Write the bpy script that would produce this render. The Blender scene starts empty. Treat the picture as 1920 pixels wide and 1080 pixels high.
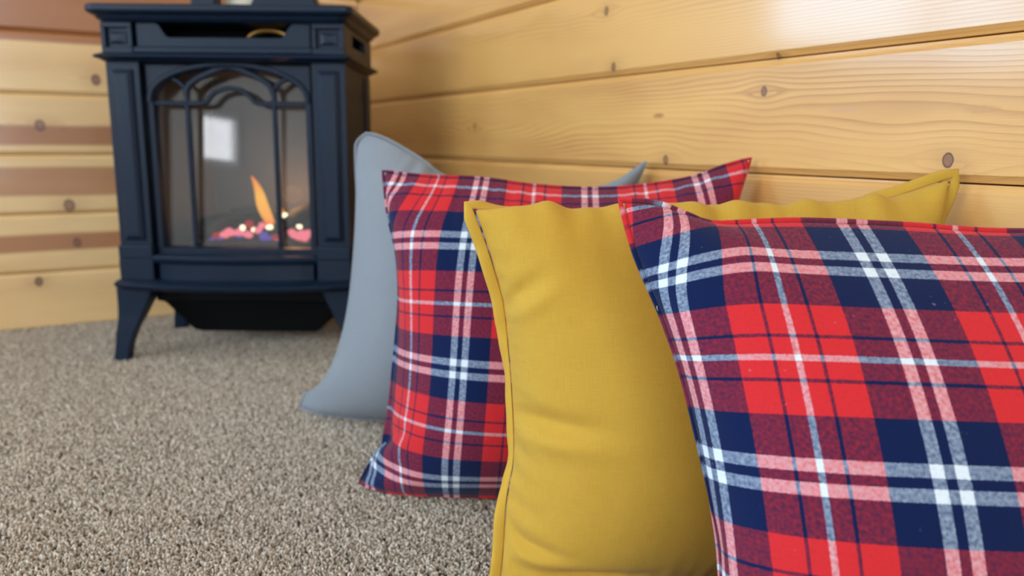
import bpy, bmesh, math, random
import numpy as np
from mathutils import Vector, Matrix

random.seed(7)
rng = np.random.default_rng(7)
S = 0.135                       # exposed height of one wall board
CAM_Z = 0.4389
XR = 0.7457                     # face of the right wall
YB = 2.0899                     # face of the back wall
XW, YS, ZC = -3.3, -2.7, 2.43   # left wall, wall behind the camera, ceiling
YAW, PITCH, ROLL = 0.53243, 0.1836, 0.0084
scene = bpy.context.scene
COL = scene.collection

# ------------------------------------------------------------------ camera
fw = Vector((math.sin(YAW) * math.cos(PITCH), math.cos(YAW) * math.cos(PITCH), -math.sin(PITCH)))
rt = Vector((math.cos(YAW), -math.sin(YAW), 0))
up = rt.cross(fw)
cr, sr = math.cos(ROLL), math.sin(ROLL)
r2 = rt * cr + up * sr
u2 = up * cr - rt * sr
cam = bpy.data.cameras.new('camera')
cam.sensor_width = 36
cam.lens = 36 * 1459.5 / 1920
cam.clip_start = 0.02
cam.dof.use_dof = True
cam.dof.focus_distance = 0.62
cam.dof.aperture_fstop = 4.9
co = bpy.data.objects.new('camera', cam)
m = Matrix((r2, u2, -fw)).transposed().to_4x4()
m.translation = (0, 0, CAM_Z)
co.matrix_world = m
COL.objects.link(co)
scene.camera = co

# ------------------------------------------------------------------ world, daylight, exposure
w = bpy.data.worlds.new('world')
scene.world = w
w.use_nodes = True
bg = w.node_tree.nodes['Background']
bg.inputs[0].default_value = (0.75, 0.86, 1.0, 1)
bg.inputs[1].default_value = 1.0
scene.view_settings.view_transform = 'Standard'
scene.view_settings.look = 'None'
scene.view_settings.gamma = 1.0
scene.view_settings.use_curve_mapping = False
scene.view_settings.exposure = -0.06


def window_light(name, loc, rot, sx, sy, power, color):
    l = bpy.data.lights.new(name, 'AREA')
    l.shape = 'RECTANGLE'
    l.size, l.size_y = sx, sy
    l.energy = power
    l.color = color
    o = bpy.data.objects.new(name, l)
    o.location = loc
    o.rotation_euler = rot
    COL.objects.link(o)
    return o


# window openings: (left wall) y0,y1,z0,z1 ; (back wall) x0,x1,z0,z1 ; (wall behind camera) x0,x1,z0,z1
WIN_W = (-0.72, 1.55, 0.75, 2.05)
WIN_W2 = (-1.50, -1.07, 0.86, 1.27)
WIN_B = (-2.95, -0.83, 0.78, 2.05)
WIN_S = (-2.6, -0.3, 0.10, 2.1)
DAY = (0.74, 0.87, 1.0)
window_light('daylight_left', (XW - 0.13, (WIN_W[0] + WIN_W[1]) / 2, (WIN_W[2] + WIN_W[3]) / 2), (0, -math.pi / 2, 0), WIN_W[3] - WIN_W[2], WIN_W[1] - WIN_W[0], 95, DAY)
window_light('daylight_small', (XW - 0.13, (WIN_W2[0] + WIN_W2[1]) / 2, (WIN_W2[2] + WIN_W2[3]) / 2), (0, -math.pi / 2, 0), WIN_W2[3] - WIN_W2[2], WIN_W2[1] - WIN_W2[0], 3.5, (0.95, 0.97, 1.0))
window_light('daylight_back', ((WIN_B[0] + WIN_B[1]) / 2, YB + 0.13, (WIN_B[2] + WIN_B[3]) / 2), (-math.pi / 2, 0, 0), WIN_B[1] - WIN_B[0], WIN_B[3] - WIN_B[2], 105, (0.32, 0.63, 1.0))
window_light('daylight_rear', ((WIN_S[0] + WIN_S[1]) / 2, YS - 0.13, (WIN_S[2] + WIN_S[3]) / 2), (math.pi / 2, 0, 0), WIN_S[1] - WIN_S[0], WIN_S[3] - WIN_S[2], 90, DAY)


# ------------------------------------------------------------------ helpers
def srgb(r, g, b):
    f = lambda c: (c / 255 / 12.92) if c / 255 <= 0.04045 else ((c / 255 + 0.055) / 1.055) ** 2.4
    return (f(r), f(g), f(b), 1)


class NT:
    """tiny node builder"""
    def __init__(self, name):
        self.mat = bpy.data.materials.new(name)
        self.mat.use_nodes = True
        self.t = self.mat.node_tree
        self.t.nodes.clear()

    def n(self, typ, **kw):
        nd = self.t.nodes.new(typ)
        for k, v in kw.items():
            setattr(nd, k, v)
        return nd

    def put(self, sock, v):
        if isinstance(v, bpy.types.NodeSocket):
            self.t.links.new(v, sock)
        elif v is not None:
            sock.default_value = v

    def m(self, op, a, b=None, c=None, clamp=False):
        nd = self.n('ShaderNodeMath', operation=op, use_clamp=clamp)
        self.put(nd.inputs[0], a)
        if b is not None: self.put(nd.inputs[1], b)
        if c is not None: self.put(nd.inputs[2], c)
        return nd.outputs[0]

    def xyz(self, x, y, z):
        nd = self.n('ShaderNodeCombineXYZ')
        self.put(nd.inputs[0], x); self.put(nd.inputs[1], y); self.put(nd.inputs[2], z)
        return nd.outputs[0]

    def sep(self, v):
        nd = self.n('ShaderNodeSeparateXYZ')
        self.put(nd.inputs[0], v)
        return nd.outputs

    def noise(self, v, scale=1.0, detail=2.0, rough=0.5, out=0):
        nd = self.n('ShaderNodeTexNoise')
        if v is not None: self.put(nd.inputs['Vector'], v)
        nd.inputs['Scale'].default_value = scale
        nd.inputs['Detail'].default_value = detail
        nd.inputs['Roughness'].default_value = rough
        return nd.outputs[out]

    def mix(self, f, a, b, typ='MIX'):
        nd = self.n('ShaderNodeMix', data_type='RGBA', blend_type=typ)
        self.put(nd.inputs[0], f); self.put(nd.inputs[6], a); self.put(nd.inputs[7], b)
        return nd.outputs[2]

    def ramp(self, f, stops, interp='LINEAR'):
        nd = self.n('ShaderNodeValToRGB')
        cr_ = nd.color_ramp
        cr_.interpolation = interp
        while len(cr_.elements) < len(stops): cr_.elements.new(0.5)
        for e, (p, c) in zip(cr_.elements, stops):
            e.position = p
            e.color = c if len(c) == 4 else (*c, 1)
        self.put(nd.inputs[0], f)
        return nd.outputs[0]

    def bump(self, h, strength=0.3, dist=0.001):
        nd = self.n('ShaderNodeBump')
        nd.inputs['Strength'].default_value = strength
        nd.inputs['Distance'].default_value = dist
        self.put(nd.inputs['Height'], h)
        return nd.outputs[0]

    def principled(self, color, rough=0.5, normal=None, **kw):
        nd = self.n('ShaderNodeBsdfPrincipled')
        self.put(nd.inputs['Base Color'], color)
        self.put(nd.inputs['Roughness'], rough)
        if normal is not None: self.put(nd.inputs['Normal'], normal)
        for k, v in kw.items():
            self.put(nd.inputs[k.replace('_', ' ')], v)
        self.out(nd.outputs[0])
        return nd

    def out(self, s):
        o = self.n('ShaderNodeOutputMaterial')
        self.t.links.new(s, o.inputs[0])
        return self.mat


def link(name, me, mat=None, parent=None, label=None, category=None, kind=None, group=None):
    o = bpy.data.objects.new(name, me)
    COL.objects.link(o)
    if mat is not None and me is not None and not me.materials:
        me.materials.append(mat)
    if parent is not None: o.parent = parent
    if label: o['label'] = label
    if category: o['category'] = category
    if kind: o['kind'] = kind
    if group: o['group'] = group
    return o


def mesh_from(name, verts, faces, smooth=False):
    me = bpy.data.meshes.new(name)
    me.from_pydata([tuple(map(float, v)) for v in verts], [], [tuple(int(i) for i in f) for f in faces])
    me.update()
    if smooth:
        me.polygons.foreach_set('use_smooth', [True] * len(me.polygons))
    return me


class MB:
    """collects simple solids into one mesh"""
    def __init__(self):
        self.v, self.f = [], []

    def add(self, vs, fs):
        b = len(self.v)
        self.v += [tuple(v) for v in vs]
        self.f += [tuple(i + b for i in f) for f in fs]
        return self

    def box(self, x0, x1, y0, y1, z0, z1):
        vs = [(x, y, z) for z in (z0, z1) for y in (y0, y1) for x in (x0, x1)]
        return self.add(vs, [(0, 2, 3, 1), (4, 5, 7, 6), (0, 1, 5, 4), (2, 6, 7, 3), (0, 4, 6, 2), (1, 3, 7, 5)])

    def prism_xz(self, poly, y0, y1):
        """polygon in x-z (counter-clockwise seen from -y) extruded in y"""
        n = len(poly)
        vs = [(x, y0, z) for x, z in poly] + [(x, y1, z) for x, z in poly]
        fs = [tuple(range(n)), tuple(range(2 * n - 1, n - 1, -1))]
        fs += [(i, i + n, (i + 1) % n + n, (i + 1) % n) for i in range(n)]
        return self.add(vs, fs)

    def rings(self, rings, cap=True):
        n = len(rings[0])
        vs = [p for r in rings for p in r]
        fs = []
        for k in range(len(rings) - 1):
            for i in range(n):
                j = (i + 1) % n
                fs.append((k * n + i, k * n + j, (k + 1) * n + j, (k + 1) * n + i))
        if cap:
            fs.append(tuple(range(n - 1, -1, -1)))
            fs.append(tuple((len(rings) - 1) * n + i for i in range(n)))
        return self.add(vs, fs)

    def sweep_xz(self, pts, wid, y0, y1):
        """flat bar following a polyline in x-z, width wid, from y0 to y1"""
        P = np.array(pts, float)
        T = np.gradient(P, axis=0)
        T /= np.linalg.norm(T, axis=1)[:, None]
        N = np.stack([-T[:, 1], T[:, 0]], 1)
        A, B = P + N * wid / 2, P - N * wid / 2
        rings = []
        for a, b in zip(A, B):
            rings.append([(a[0], y0 + .002, a[1]), ((a[0] * .8 + b[0] * .2), y0, (a[1] * .8 + b[1] * .2)), ((b[0] * .8 + a[0] * .2), y0, (b[1] * .8 + a[1] * .2)),
                          (b[0], y0 + .002, b[1]), (b[0], y1, b[1]), (a[0], y1, a[1])])
        return self.rings(rings)

    def tube(self, pts, rad, seg=8):
        P = np.array(pts, float)
        T = np.gradient(P, axis=0)
        T /= np.linalg.norm(T, axis=1)[:, None] + 1e-9
        R = rad if hasattr(rad, '__len__') else [rad] * len(P)
        ref = np.array([0, 0, 1.0]) if abs(T[0][2]) < .9 else np.array([1.0, 0, 0])
        rings = []
        for p, t, r in zip(P, T, R):
            a = np.cross(t, ref); a /= np.linalg.norm(a) + 1e-9
            b = np.cross(t, a)
            rings.append([tuple(p + r * (math.cos(q) * a + math.sin(q) * b)) for q in np.linspace(0, 2 * math.pi, seg, endpoint=False)])
        return self.rings(rings)

    def build(self, name, mat, parent=None, bevel=0.0, smooth=False, **kw):
        me = mesh_from(name, self.v, self.f, smooth)
        bm = bmesh.new(); bm.from_mesh(me)
        bmesh.ops.recalc_face_normals(bm, faces=bm.faces)
        bm.to_mesh(me); bm.free()
        o = link(name, me, mat, parent, **kw)
        if bevel:
            b = o.modifiers.new('bevel', 'BEVEL')
            b.width = bevel; b.segments = 2; b.limit_method = 'ANGLE'; b.angle_limit = math.radians(35)
        return o


# ------------------------------------------------------------------ materials
def wood_material(name, along, knots, bands=None, light=(222, 178, 112), dark=(176, 122, 66), heart=(166, 108, 66), rough=0.36, freq=165.0, streaks=()):
    """clear-coated pine boards; along = 'X' or 'Y' is the direction of the boards, grain bends around each knot"""
    g = NT(name)
    geo = g.n('ShaderNodeNewGeometry')
    x, y, z = g.sep(geo.outputs['Position'])
    l = x if along == 'X' else y
    row = g.m('FLOOR', g.m('DIVIDE', z, S))
    seed = g.m('MULTIPLY', row, 7.31)
    # slow wander of the grain
    n1 = g.noise(g.xyz(g.m('MULTIPLY', l, 1.5), g.m('MULTIPLY', z, 7.0), seed), 1.0, 1.5)
    n2 = g.noise(g.xyz(g.m('MULTIPLY', l, 5.0), g.m('MULTIPLY', z, 18.0), seed), 1.0, 1.0)
    ze = g.m('ADD', z, g.m('MULTIPLY', g.m('SUBTRACT', n1, 0.5), 0.075))
    ze = g.m('ADD', ze, g.m('MULTIPLY', g.m('SUBTRACT', n2, 0.5), 0.010))
    kmask = kring = kstain = None
    for (kl, kz, kr, strength) in knots:
        dx = g.m('SUBTRACT', l, kl)
        dz = g.m('SUBTRACT', z, kz)
        rr = kr * 1.6
        sgn = g.m('DIVIDE', dz, g.m('SQRT', g.m('ADD', g.m('MULTIPLY', dz, dz), kr * kr)))
        e1 = g.m('EXPONENT', g.m('MULTIPLY', g.m('MULTIPLY', dx, dx), -1.0 / (rr * 4) ** 2))
        e2 = g.m('EXPONENT', g.m('MULTIPLY', g.m('ABSOLUTE', dz), -1.0 / (rr * 2.2)))
        ze = g.m('SUBTRACT', ze, g.m('MULTIPLY', g.m('MULTIPLY', g.m('MULTIPLY', e1, e2), sgn), kr * 2.2))
        wob = g.noise(g.xyz(g.m('MULTIPLY', l, 60), g.m('MULTIPLY', z, 60), kl), 1.0, 2.0)
        d = g.m('SQRT', g.m('ADD', g.m('MULTIPLY', g.m('MULTIPLY', dx, dx), 1.7), g.m('MULTIPLY', g.m('MULTIPLY', dz, dz), 1.0)))
        d = g.m('ADD', d, g.m('MULTIPLY', g.m('SUBTRACT', wob, 0.5), kr * 0.5))
        q = g.m('DIVIDE', d, kr)
        core = g.m('MULTIPLY', g.m('SUBTRACT', 1.0, g.m('SMOOTH_MIN', q, 1.0, 0.2), clamp=True), 1.0)
        inner = g.m('LESS_THAN', q, 1.0)
        ring = g.m('EXPONENT', g.m('MULTIPLY', g.m('POWER', g.m('SUBTRACT', q, 1.0), 2.0), -60.0))
        ring = g.m('MULTIPLY', ring, strength)
        inner = g.m('MULTIPLY', inner, min(1.0, strength * 0.8))
        st = g.m('MULTIPLY', g.m('EXPONENT', g.m('ADD', g.m('MULTIPLY', g.m('MULTIPLY', dx, dx), -1 / (kr * 3.2) ** 2), g.m('MULTIPLY', g.m('MULTIPLY', dz, dz), -1 / (kr * 2.0) ** 2))), 0.28 * strength)
        kmask = inner if kmask is None else g.m('MAXIMUM', kmask, inner)
        kring = ring if kring is None else g.m('MAXIMUM', kring, ring)
        kstain = st if kstain is None else g.m('MAXIMUM', kstain, st)
    # growth rings: spacing varies over the board, each line darkens slowly and ends sharply
    spread = g.noise(g.xyz(g.m('MULTIPLY', l, 0.5), g.m('MULTIPLY', z, 9.0), g.m('ADD', seed, 3.0)), 1.0, 1.0)
    ph = g.m('ADD', g.m('MULTIPLY', ze, freq), g.m('MULTIPLY', g.m('SUBTRACT', spread, 0.5), 11.0))
    fr = g.m('FRACT', ph)
    lines = g.m('POWER', fr, 3.0)
    lines = g.m('MULTIPLY', lines, g.m('SUBTRACT', 1.0, g.m('POWER', fr, 24.0)))
    amt = g.noise(g.xyz(g.m('MULTIPLY', l, 1.1), g.m('MULTIPLY', z, 14.0), g.m('ADD', seed, 11.0)), 1.0, 1.0)
    lines = g.m('MULTIPLY', lines, g.m('MULTIPLY', g.m('SUBTRACT', amt, 0.36, clamp=True), 2.6))
    fib = g.noise(g.xyz(g.m('MULTIPLY', l, 14.0), g.m('MULTIPLY', z, 700.0), seed), 1.0, 2.0)
    mot = g.noise(g.xyz(g.m('MULTIPLY', l, 3.0), g.m('MULTIPLY', z, 16.0), g.m('ADD', seed, 5.0)), 1.0, 3.0)
    tone = g.n('ShaderNodeTexWhiteNoise', noise_dimensions='1D')
    g.put(tone.inputs['W'], row)
    f = g.m('ADD', g.m('MULTIPLY', lines, 0.85), g.m('MULTIPLY', g.m('SUBTRACT', fib, 0.5), 0.16))
    f = g.m('ADD', f, g.m('MULTIPLY', g.m('SUBTRACT', mot, 0.42), 0.85))
    f = g.m('ADD', f, g.m('MULTIPLY', g.m('SUBTRACT', tone.outputs[0], 0.5), 0.16), clamp=True)
    col = g.mix(f, srgb(*light), srgb(*dark))
    if bands:
        wz = g.m('ADD', z, g.m('MULTIPLY', g.m('SUBTRACT', g.noise(g.xyz(g.m('MULTIPLY', l, 1.6), g.m('MULTIPLY', z, 5.0), 2.0), 1.0, 2.0), 0.5), 0.022))
        hm = None
        for (z0, z1, a) in bands:
            up_ = g.m('MULTIPLY', g.m('SUBTRACT', wz, z0), 140.0, clamp=True)
            dn_ = g.m('MULTIPLY', g.m('SUBTRACT', z1, wz), 140.0, clamp=True)
            b = g.m('MULTIPLY', g.m('MULTIPLY', up_, dn_), a)
            hm = b if hm is None else g.m('MAXIMUM', hm, b)
        col = g.mix(hm, col, g.mix(f, srgb(*heart), srgb(heart[0] * .8, heart[1] * .76, heart[2] * .7)))
    for (sl, sz, rl, rz, sc_) in streaks:
        # resin pockets
        ex = g.m('DIVIDE', g.m('SUBTRACT', l, sl), rl)
        ez = g.m('DIVIDE', g.m('SUBTRACT', z, sz), rz)
        r_ = g.m('ADD', g.m('MULTIPLY', ex, ex), g.m('MULTIPLY', ez, ez))
        r_ = g.m('ADD', r_, g.m('MULTIPLY', g.m('SUBTRACT', g.noise(g.xyz(g.m('MULTIPLY', l, 220), g.m('MULTIPLY', z, 500), sl), 1.0, 2.0), .5), 1.3))
        col = g.mix(g.m('MULTIPLY', g.m('SUBTRACT', 1.0, r_, clamp=True), .85), col, srgb(*sc_))
    if kmask is not None:
        col = g.mix(kstain, col, srgb(150, 96, 58))
        kin = g.noise(g.xyz(g.m('MULTIPLY', l, 300), g.m('MULTIPLY', z, 300), 1.0), 1.0, 1.0)
        col = g.mix(kmask, col, g.mix(kin, srgb(96, 52, 38), srgb(140, 88, 64)))
        col = g.mix(kring, col, srgb(62, 30, 20))
    nrm = g.bump(g.m('ADD', g.m('MULTIPLY', lines, -1.0), g.m('MULTIPLY', fib, 0.5)), 0.25, 0.0006)
    g.principled(col, g.m('ADD', rough, g.m('MULTIPLY', fib, 0.10)), nrm, Coat_Weight=1.0, Coat_Roughness=0.13)
    return g.mat


def plain(name, color, rough=0.5, bump_scale=0, bump_strength=.2, **kw):
    g = NT(name)
    nrm = None
    if bump_scale:
        tc = g.n('ShaderNodeTexCoord')
        nrm = g.bump(g.noise(tc.outputs['Object'], bump_scale, 3.0), bump_strength, 0.001)
    g.principled(color, rough, nrm, **kw)
    return g.mat


def mat_plaid(name, u0, v0, T=0.135, TV=0.137):
    """flannel tartan: navy bands with a pair of white stripes, red bands with one thin white line between two thin navy ones"""
    g = NT(name)
    uv = g.n('ShaderNodeUVMap', uv_map='fabric')
    u, v, _ = g.sep(uv.outputs[0])
    fz = g.noise(uv.outputs[0], 900.0, 2.0)
    fz2 = g.noise(uv.outputs[0], 380.0, 2.0)
    jit = g.m('MULTIPLY', g.m('SUBTRACT', fz, 0.5), 0.0014)
    NAVY, RED, WHITE = (.055, .125, .285), (.845, .19, .205), (.90, .93, .95)
    h = .5
    st = [(0, NAVY), (.345 * h, WHITE), (.455 * h, NAVY), (.545 * h, WHITE), (.655 * h, NAVY), (h, RED),
          (h + .285 * h, NAVY), (h + .32 * h, RED), (h + .475 * h, WHITE), (h + .525 * h, RED), (h + .68 * h, NAVY), (h + .715 * h, RED)]
    tu = g.m('FRACT', g.m('DIVIDE', g.m('ADD', g.m('SUBTRACT', u, u0 - 20 * T), jit), T))
    tv = g.m('FRACT', g.m('DIVIDE', g.m('ADD', g.m('SUBTRACT', v, v0 - 20 * TV), jit), TV))
    cu = g.ramp(tu, st, 'CONSTANT')
    cv = g.ramp(tv, st, 'CONSTANT')
    tw = g.m('SINE', g.m('MULTIPLY', g.m('ADD', u, v), 2 * math.pi / 0.0014))
    f = g.m('ADD', 0.5, g.m('ADD', g.m('MULTIPLY', tw, 0.10), g.m('MULTIPLY', g.m('SUBTRACT', fz2, 0.5), 0.75)), clamp=True)
    c = g.mix(f, cu, cv)
    gm = g.n('ShaderNodeGamma'); g.put(gm.inputs[0], c); gm.inputs[1].default_value = 2.2
    c = g.mix(g.m('MULTIPLY', g.m('SUBTRACT', fz2, 0.5), 0.5, clamp=True), gm.outputs[0], (0.02, 0.02, 0.04, 1))
    lint = g.noise(uv.outputs[0], 240.0, 1.0)
    c = g.mix(g.m('MULTIPLY', g.m('SUBTRACT', lint, 0.74, clamp=True), 2.5, clamp=True), c, (0.55, 0.5, 0.55, 1))
    nrm = g.bump(g.m('ADD', fz, g.m('MULTIPLY', tw, 0.3)), 0.45, 0.0006)
    g.principled(c, 0.92, nrm, Sheen_Weight=0.12, Sheen_Roughness=0.5, Specular_IOR_Level=0.15)
    return g.mat


def mat_weave(name, color, dark, pitch=0.0011, bump=0.4, sheen=0.1, blot=0.10):
    g = NT(name)
    uv = g.n('ShaderNodeUVMap', uv_map='fabric')
    u, v, _ = g.sep(uv.outputs[0])
    k = 2 * math.pi / pitch
    wv = g.m('MULTIPLY', g.m('SINE', g.m('MULTIPLY', u, k)), g.m('SINE', g.m('MULTIPLY', v, k)))
    th = g.noise(g.xyz(g.m('MULTIPLY', u, 60), g.m('MULTIPLY', v, 1200), 0), 1.0, 2.0)
    tv = g.noise(g.xyz(g.m('MULTIPLY', u, 1200), g.m('MULTIPLY', v, 60), 4), 1.0, 2.0)
    bl = g.noise(uv.outputs[0], 22.0, 3.0)
    sp = g.noise(uv.outputs[0], 260.0, 1.0)
    f = g.m('ADD', g.m('MULTIPLY', wv, 0.10), g.m('MULTIPLY', g.m('SUBTRACT', g.m('ADD', th, tv), 1.0), 0.55))
    f = g.m('ADD', g.m('ADD', f, 0.42), g.m('MULTIPLY', g.m('SUBTRACT', bl, 0.5), blot * 3), clamp=True)
    c = g.mix(f, srgb(*color), srgb(*dark))
    c = g.mix(g.m('MULTIPLY', g.m('SUBTRACT', sp, 0.76, clamp=True), 3.0, clamp=True), c, srgb(dark[0] * .7, dark[1] * .65, dark[2] * .6))
    nrm = g.bump(g.m('ADD', wv, g.m('ADD', th, tv)), bump, 0.0004)
    g.principled(c, 0.85, nrm, Sheen_Weight=sheen, Sheen_Roughness=0.4, Specular_IOR_Level=0.2)
    return g.mat


M = {}
K_R = [(0.675, 0.5025, 0.0052, 1.0), (0.4414, 0.4265, 0.0066, 1.0), (0.970, 0.554, 0.006, .9), (0.9916, 0.637, 0.006, .9), (0.844, 0.4175, 0.006, .9),
       (1.419, 0.471, 0.006, .6), (0.660, 0.5420, 0.0035, .8), (0.47, 0.25, 0.01, .8), (0.1, 0.6, 0.01, .9), (1.1, 0.72, 0.01, .8)]
K_B = [(-0.0104, 0.4704, 0.012, .9), (0.0322, 0.2886, 0.013, .9), (0.0414, 0.2006, 0.010, .9), (-0.0439, 0.1144, 0.010, 1.0), (0.110, 0.5753, 0.011, 1.0), (-0.45, 0.35, 0.012, 1.0)]
M['pine_right'] = wood_material('pine_right', 'Y', K_R, light=(236, 180, 104), dark=(170, 100, 42),
                                streaks=[(0.4156, 0.4734, 0.020, 0.0050, (206, 150, 84)), (0.5637, 0.478, 0.024, 0.0040, (214, 158, 108)), (0.863, 0.479, 0.014, 0.0042, (164, 106, 56))])
M['pine_back'] = wood_material('pine_back', 'X', K_B, bands=[(0.652, 0.80, .9), (0.424, 0.476, .85), (0.308, 0.380, .75), (0.181, 0.227, .85), (0.86, 0.93, .8), (1.08, 1.14, .8)],
                               light=(244, 202, 140), dark=(204, 148, 88), heart=(168, 98, 52))
M['pine_room'] = wood_material('pine_room', 'X', [], light=(226, 188, 130), dark=(196, 150, 92))
M['pine_side'] = wood_material('pine_side', 'Y', [], light=(226, 188, 130), dark=(196, 150, 92))
M['ceiling'] = plain('ceiling_paint', srgb(225, 215, 200), .8)
M['fill_paint'] = plain('pale_fill_paint', srgb(214, 212, 206), .7)  # made-up pale tone for the unseen walls, bounces neutral fill into the room
M['backing'] = plain('backing', srgb(70, 48, 30), .9)
M['frame'] = plain('window_frame_paint', srgb(235, 235, 232), .4)
M['iron'] = plain('blued_iron', (0.004, 0.0125, 0.031, 1), 0.42, 260, .12, Specular_IOR_Level=.28)
M['iron_dark'] = plain('black_iron', (0.002, 0.0025, 0.003, 1), 0.7, 200, .1, Specular_IOR_Level=.2)
M['firebrick'] = plain('firebox_liner', (0.10, 0.095, 0.09, 1), 0.75, 30, .3)
M['log'] = plain('charred_log', (0.03, 0.024, 0.02, 1), 0.85, 60, .8)
M['brass'] = plain('brass', srgb(200, 150, 80), 0.3, Metallic=0.8)
M['lint'] = plain('flannel_lint', srgb(120, 40, 55), .9)
M['thread'] = plain('loose_thread', srgb(235, 228, 205), .8)
M['cream'] = plain('cream_wax', srgb(240, 228, 200), 0.5)


def emis(name, color, strength):
    g = NT(name)
    e = g.n('ShaderNodeEmission')
    e.inputs[0].default_value = (*color, 1)
    e.inputs[1].default_value = strength
    return g.out(e.outputs[0])


M['ember_white'] = emis('ember_white', (1.0, 0.85, 0.55), 2.2)
M['ember_pink'] = emis('ember_pink', (1.0, 0.24, 0.30), 1.0)
M['ember_violet'] = emis('ember_violet', (0.24, 0.16, 0.80), 0.5)
M['ember_red'] = emis('ember_red', (0.75, 0.06, 0.05), 0.5)


def mat_flame():
    g = NT('flame')
    tc = g.n('ShaderNodeTexCoord')
    z = g.sep(tc.outputs['Generated'])[2]
    c = g.ramp(z, [(0, (1, .20, .08)), (.25, (1, .42, .08)), (.6, (1, .50, .07)), (1, (.9, .22, .04))])
    lw = g.n('ShaderNodeLayerWeight'); lw.inputs[0].default_value = .35
    e = g.n('ShaderNodeEmission'); g.put(e.inputs[0], c); e.inputs[1].default_value = 1.05
    t = g.n('ShaderNodeBsdfTransparent')
    mx = g.n('ShaderNodeMixShader')
    g.put(mx.inputs[0], g.m('MULTIPLY', lw.outputs['Facing'], .9))
    g.put(mx.inputs[1], e.outputs[0]); g.put(mx.inputs[2], t.outputs[0])
    return g.out(mx.outputs[0])


M['flame'] = mat_flame()


def mat_glass(name, k, rough=0.0):
    g = NT(name)
    lw = g.n('ShaderNodeLayerWeight'); lw.inputs[0].default_value = .5
    fres = g.m('ADD', .046, g.m('MULTIPLY', g.m('POWER', lw.outputs['Facing'], 5.0), .954))
    gl = g.n('ShaderNodeBsdfGlossy'); gl.inputs['Roughness'].default_value = rough
    t = g.n('ShaderNodeBsdfTransparent')
    mx = g.n('ShaderNodeMixShader')
    g.put(mx.inputs[0], g.m('MULTIPLY', fres, k, clamp=True))
    g.put(mx.inputs[1], t.outputs[0]); g.put(mx.inputs[2], gl.outputs[0])
    return g.out(mx.outputs[0])


M['stove_glass'] = mat_glass('stove_glass', 1.5, 0.03)
M['pane'] = mat_glass('window_pane', 1.0)


def mat_pile():
    g = NT('carpet_yarn')
    oi = g.n('ShaderNodeObjectInfo')
    c = g.ramp(oi.outputs['Random'], [(0, srgb(150, 134, 116)), (.3, srgb(190, 173, 153)), (.75, srgb(213, 197, 177)), (1, srgb(234, 219, 200))])
    g.principled(c, 0.95, None, Sheen_Weight=.1, Specular_IOR_Level=.1)
    return g.mat


def mat_carpet_base():
    g = NT('carpet_backing')
    geo = g.n('ShaderNodeNewGeometry')
    n = g.noise(geo.outputs['Position'], 260.0, 2.0)
    c = g.ramp(n, [(.3, srgb(92, 80, 68)), (.7, srgb(150, 136, 120))])
    g.principled(c, 0.95, g.bump(n, .8, .004), Specular_IOR_Level=.1)
    return g.mat


M['yarn'] = mat_pile()
M['carpet_base'] = mat_carpet_base()

# ------------------------------------------------------------------ room shell
floor = MB().box(XW - .2, XR + .2, YS - .2, YB + .2, -0.05, 0.0).build('floor', M['carpet_base'], kind='structure', label='taupe carpeted floor of the room')
MB().box(XW - .2, XR + .2, YS - .2, YB + .2, ZC, ZC + .06).build('ceiling', M['ceiling'], kind='structure', label='pale flat ceiling of the room')
GAP = 0.0006


def board_profile():
    """(depth behind the face, height): chamfered lower edge, small eased upper edge"""
    return [(0.0, .0085), (0.0055, .0012), (0.0075, GAP), (0.02, GAP), (0.02, S - GAP), (0.0062, S - GAP), (0.0055, S - .0010), (0.0, S - .0088)]


def board_mesh(name, l0, l1):
    pr = board_profile()
    n = len(pr)
    vs = [(l0, d, h) for d, h in pr] + [(l1, d, h) for d, h in pr]
    fs = [tuple(range(n)), tuple(range(2 * n - 1, n - 1, -1))] + [(i, i + n, (i + 1) % n + n, (i + 1) % n) for i in range(n)]
    me = mesh_from(name, vs, fs)
    bm = bmesh.new(); bm.from_mesh(me); bmesh.ops.recalc_face_normals(bm, faces=bm.faces); bm.to_mesh(me); bm.free()
    return me


wr = MB().box(XR + .0205, XR + .12, YS - .1, YB + .12, 0, ZC).build('wall_right', M['backing'], kind='structure', label='right wall clad in horizontal lacquered pine boards')
bm_r = board_mesh('board_right', -YB - .02, -YS)          # local +x runs towards the camera side (-Y)
bm_r.materials.append(M['pine_right'])
rows = int(ZC / S)
for k in range(rows):
    o = link('plank', bm_r, None, wr)
    o.rotation_euler = (0, 0, -math.pi / 2)
    o.location = (XR, 0, k * S)
# back wall: backing pieces around the window, boards
bwm = MB()
bwm.box(WIN_B[1], XR + .02, YB + .0205, YB + .12, 0, ZC)
bwm.box(XW - .1, WIN_B[0], YB + .0205, YB + .12, 0, ZC)
bwm.box(WIN_B[0], WIN_B[1], YB + .0205, YB + .12, 0, WIN_B[2])
bwm.box(WIN_B[0], WIN_B[1], YB + .0205, YB + .12, WIN_B[3], ZC)
wb = bwm.build('wall_back', M['backing'], kind='structure', label='back wall of two-toned knotty pine boards behind the stove')
segs = {}


def back_board(x0, x1, k):
    key = (round(x0, 3), round(x1, 3))
    if key not in segs:
        segs[key] = board_mesh('board_back', x0, x1)
        segs[key].materials.append(M['pine_back'])
    o = link('plank', segs[key], None, wb)
    o.location = (0, YB, k * S)


for k in range(rows):
    z0, z1 = k * S, (k + 1) * S
    if z1 > WIN_B[2] and z0 < WIN_B[3]:
        back_board(WIN_B[1], XR - .001, k); back_board(XW, WIN_B[0], k)
    else:
        back_board(XW, XR - .001, k)


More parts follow.
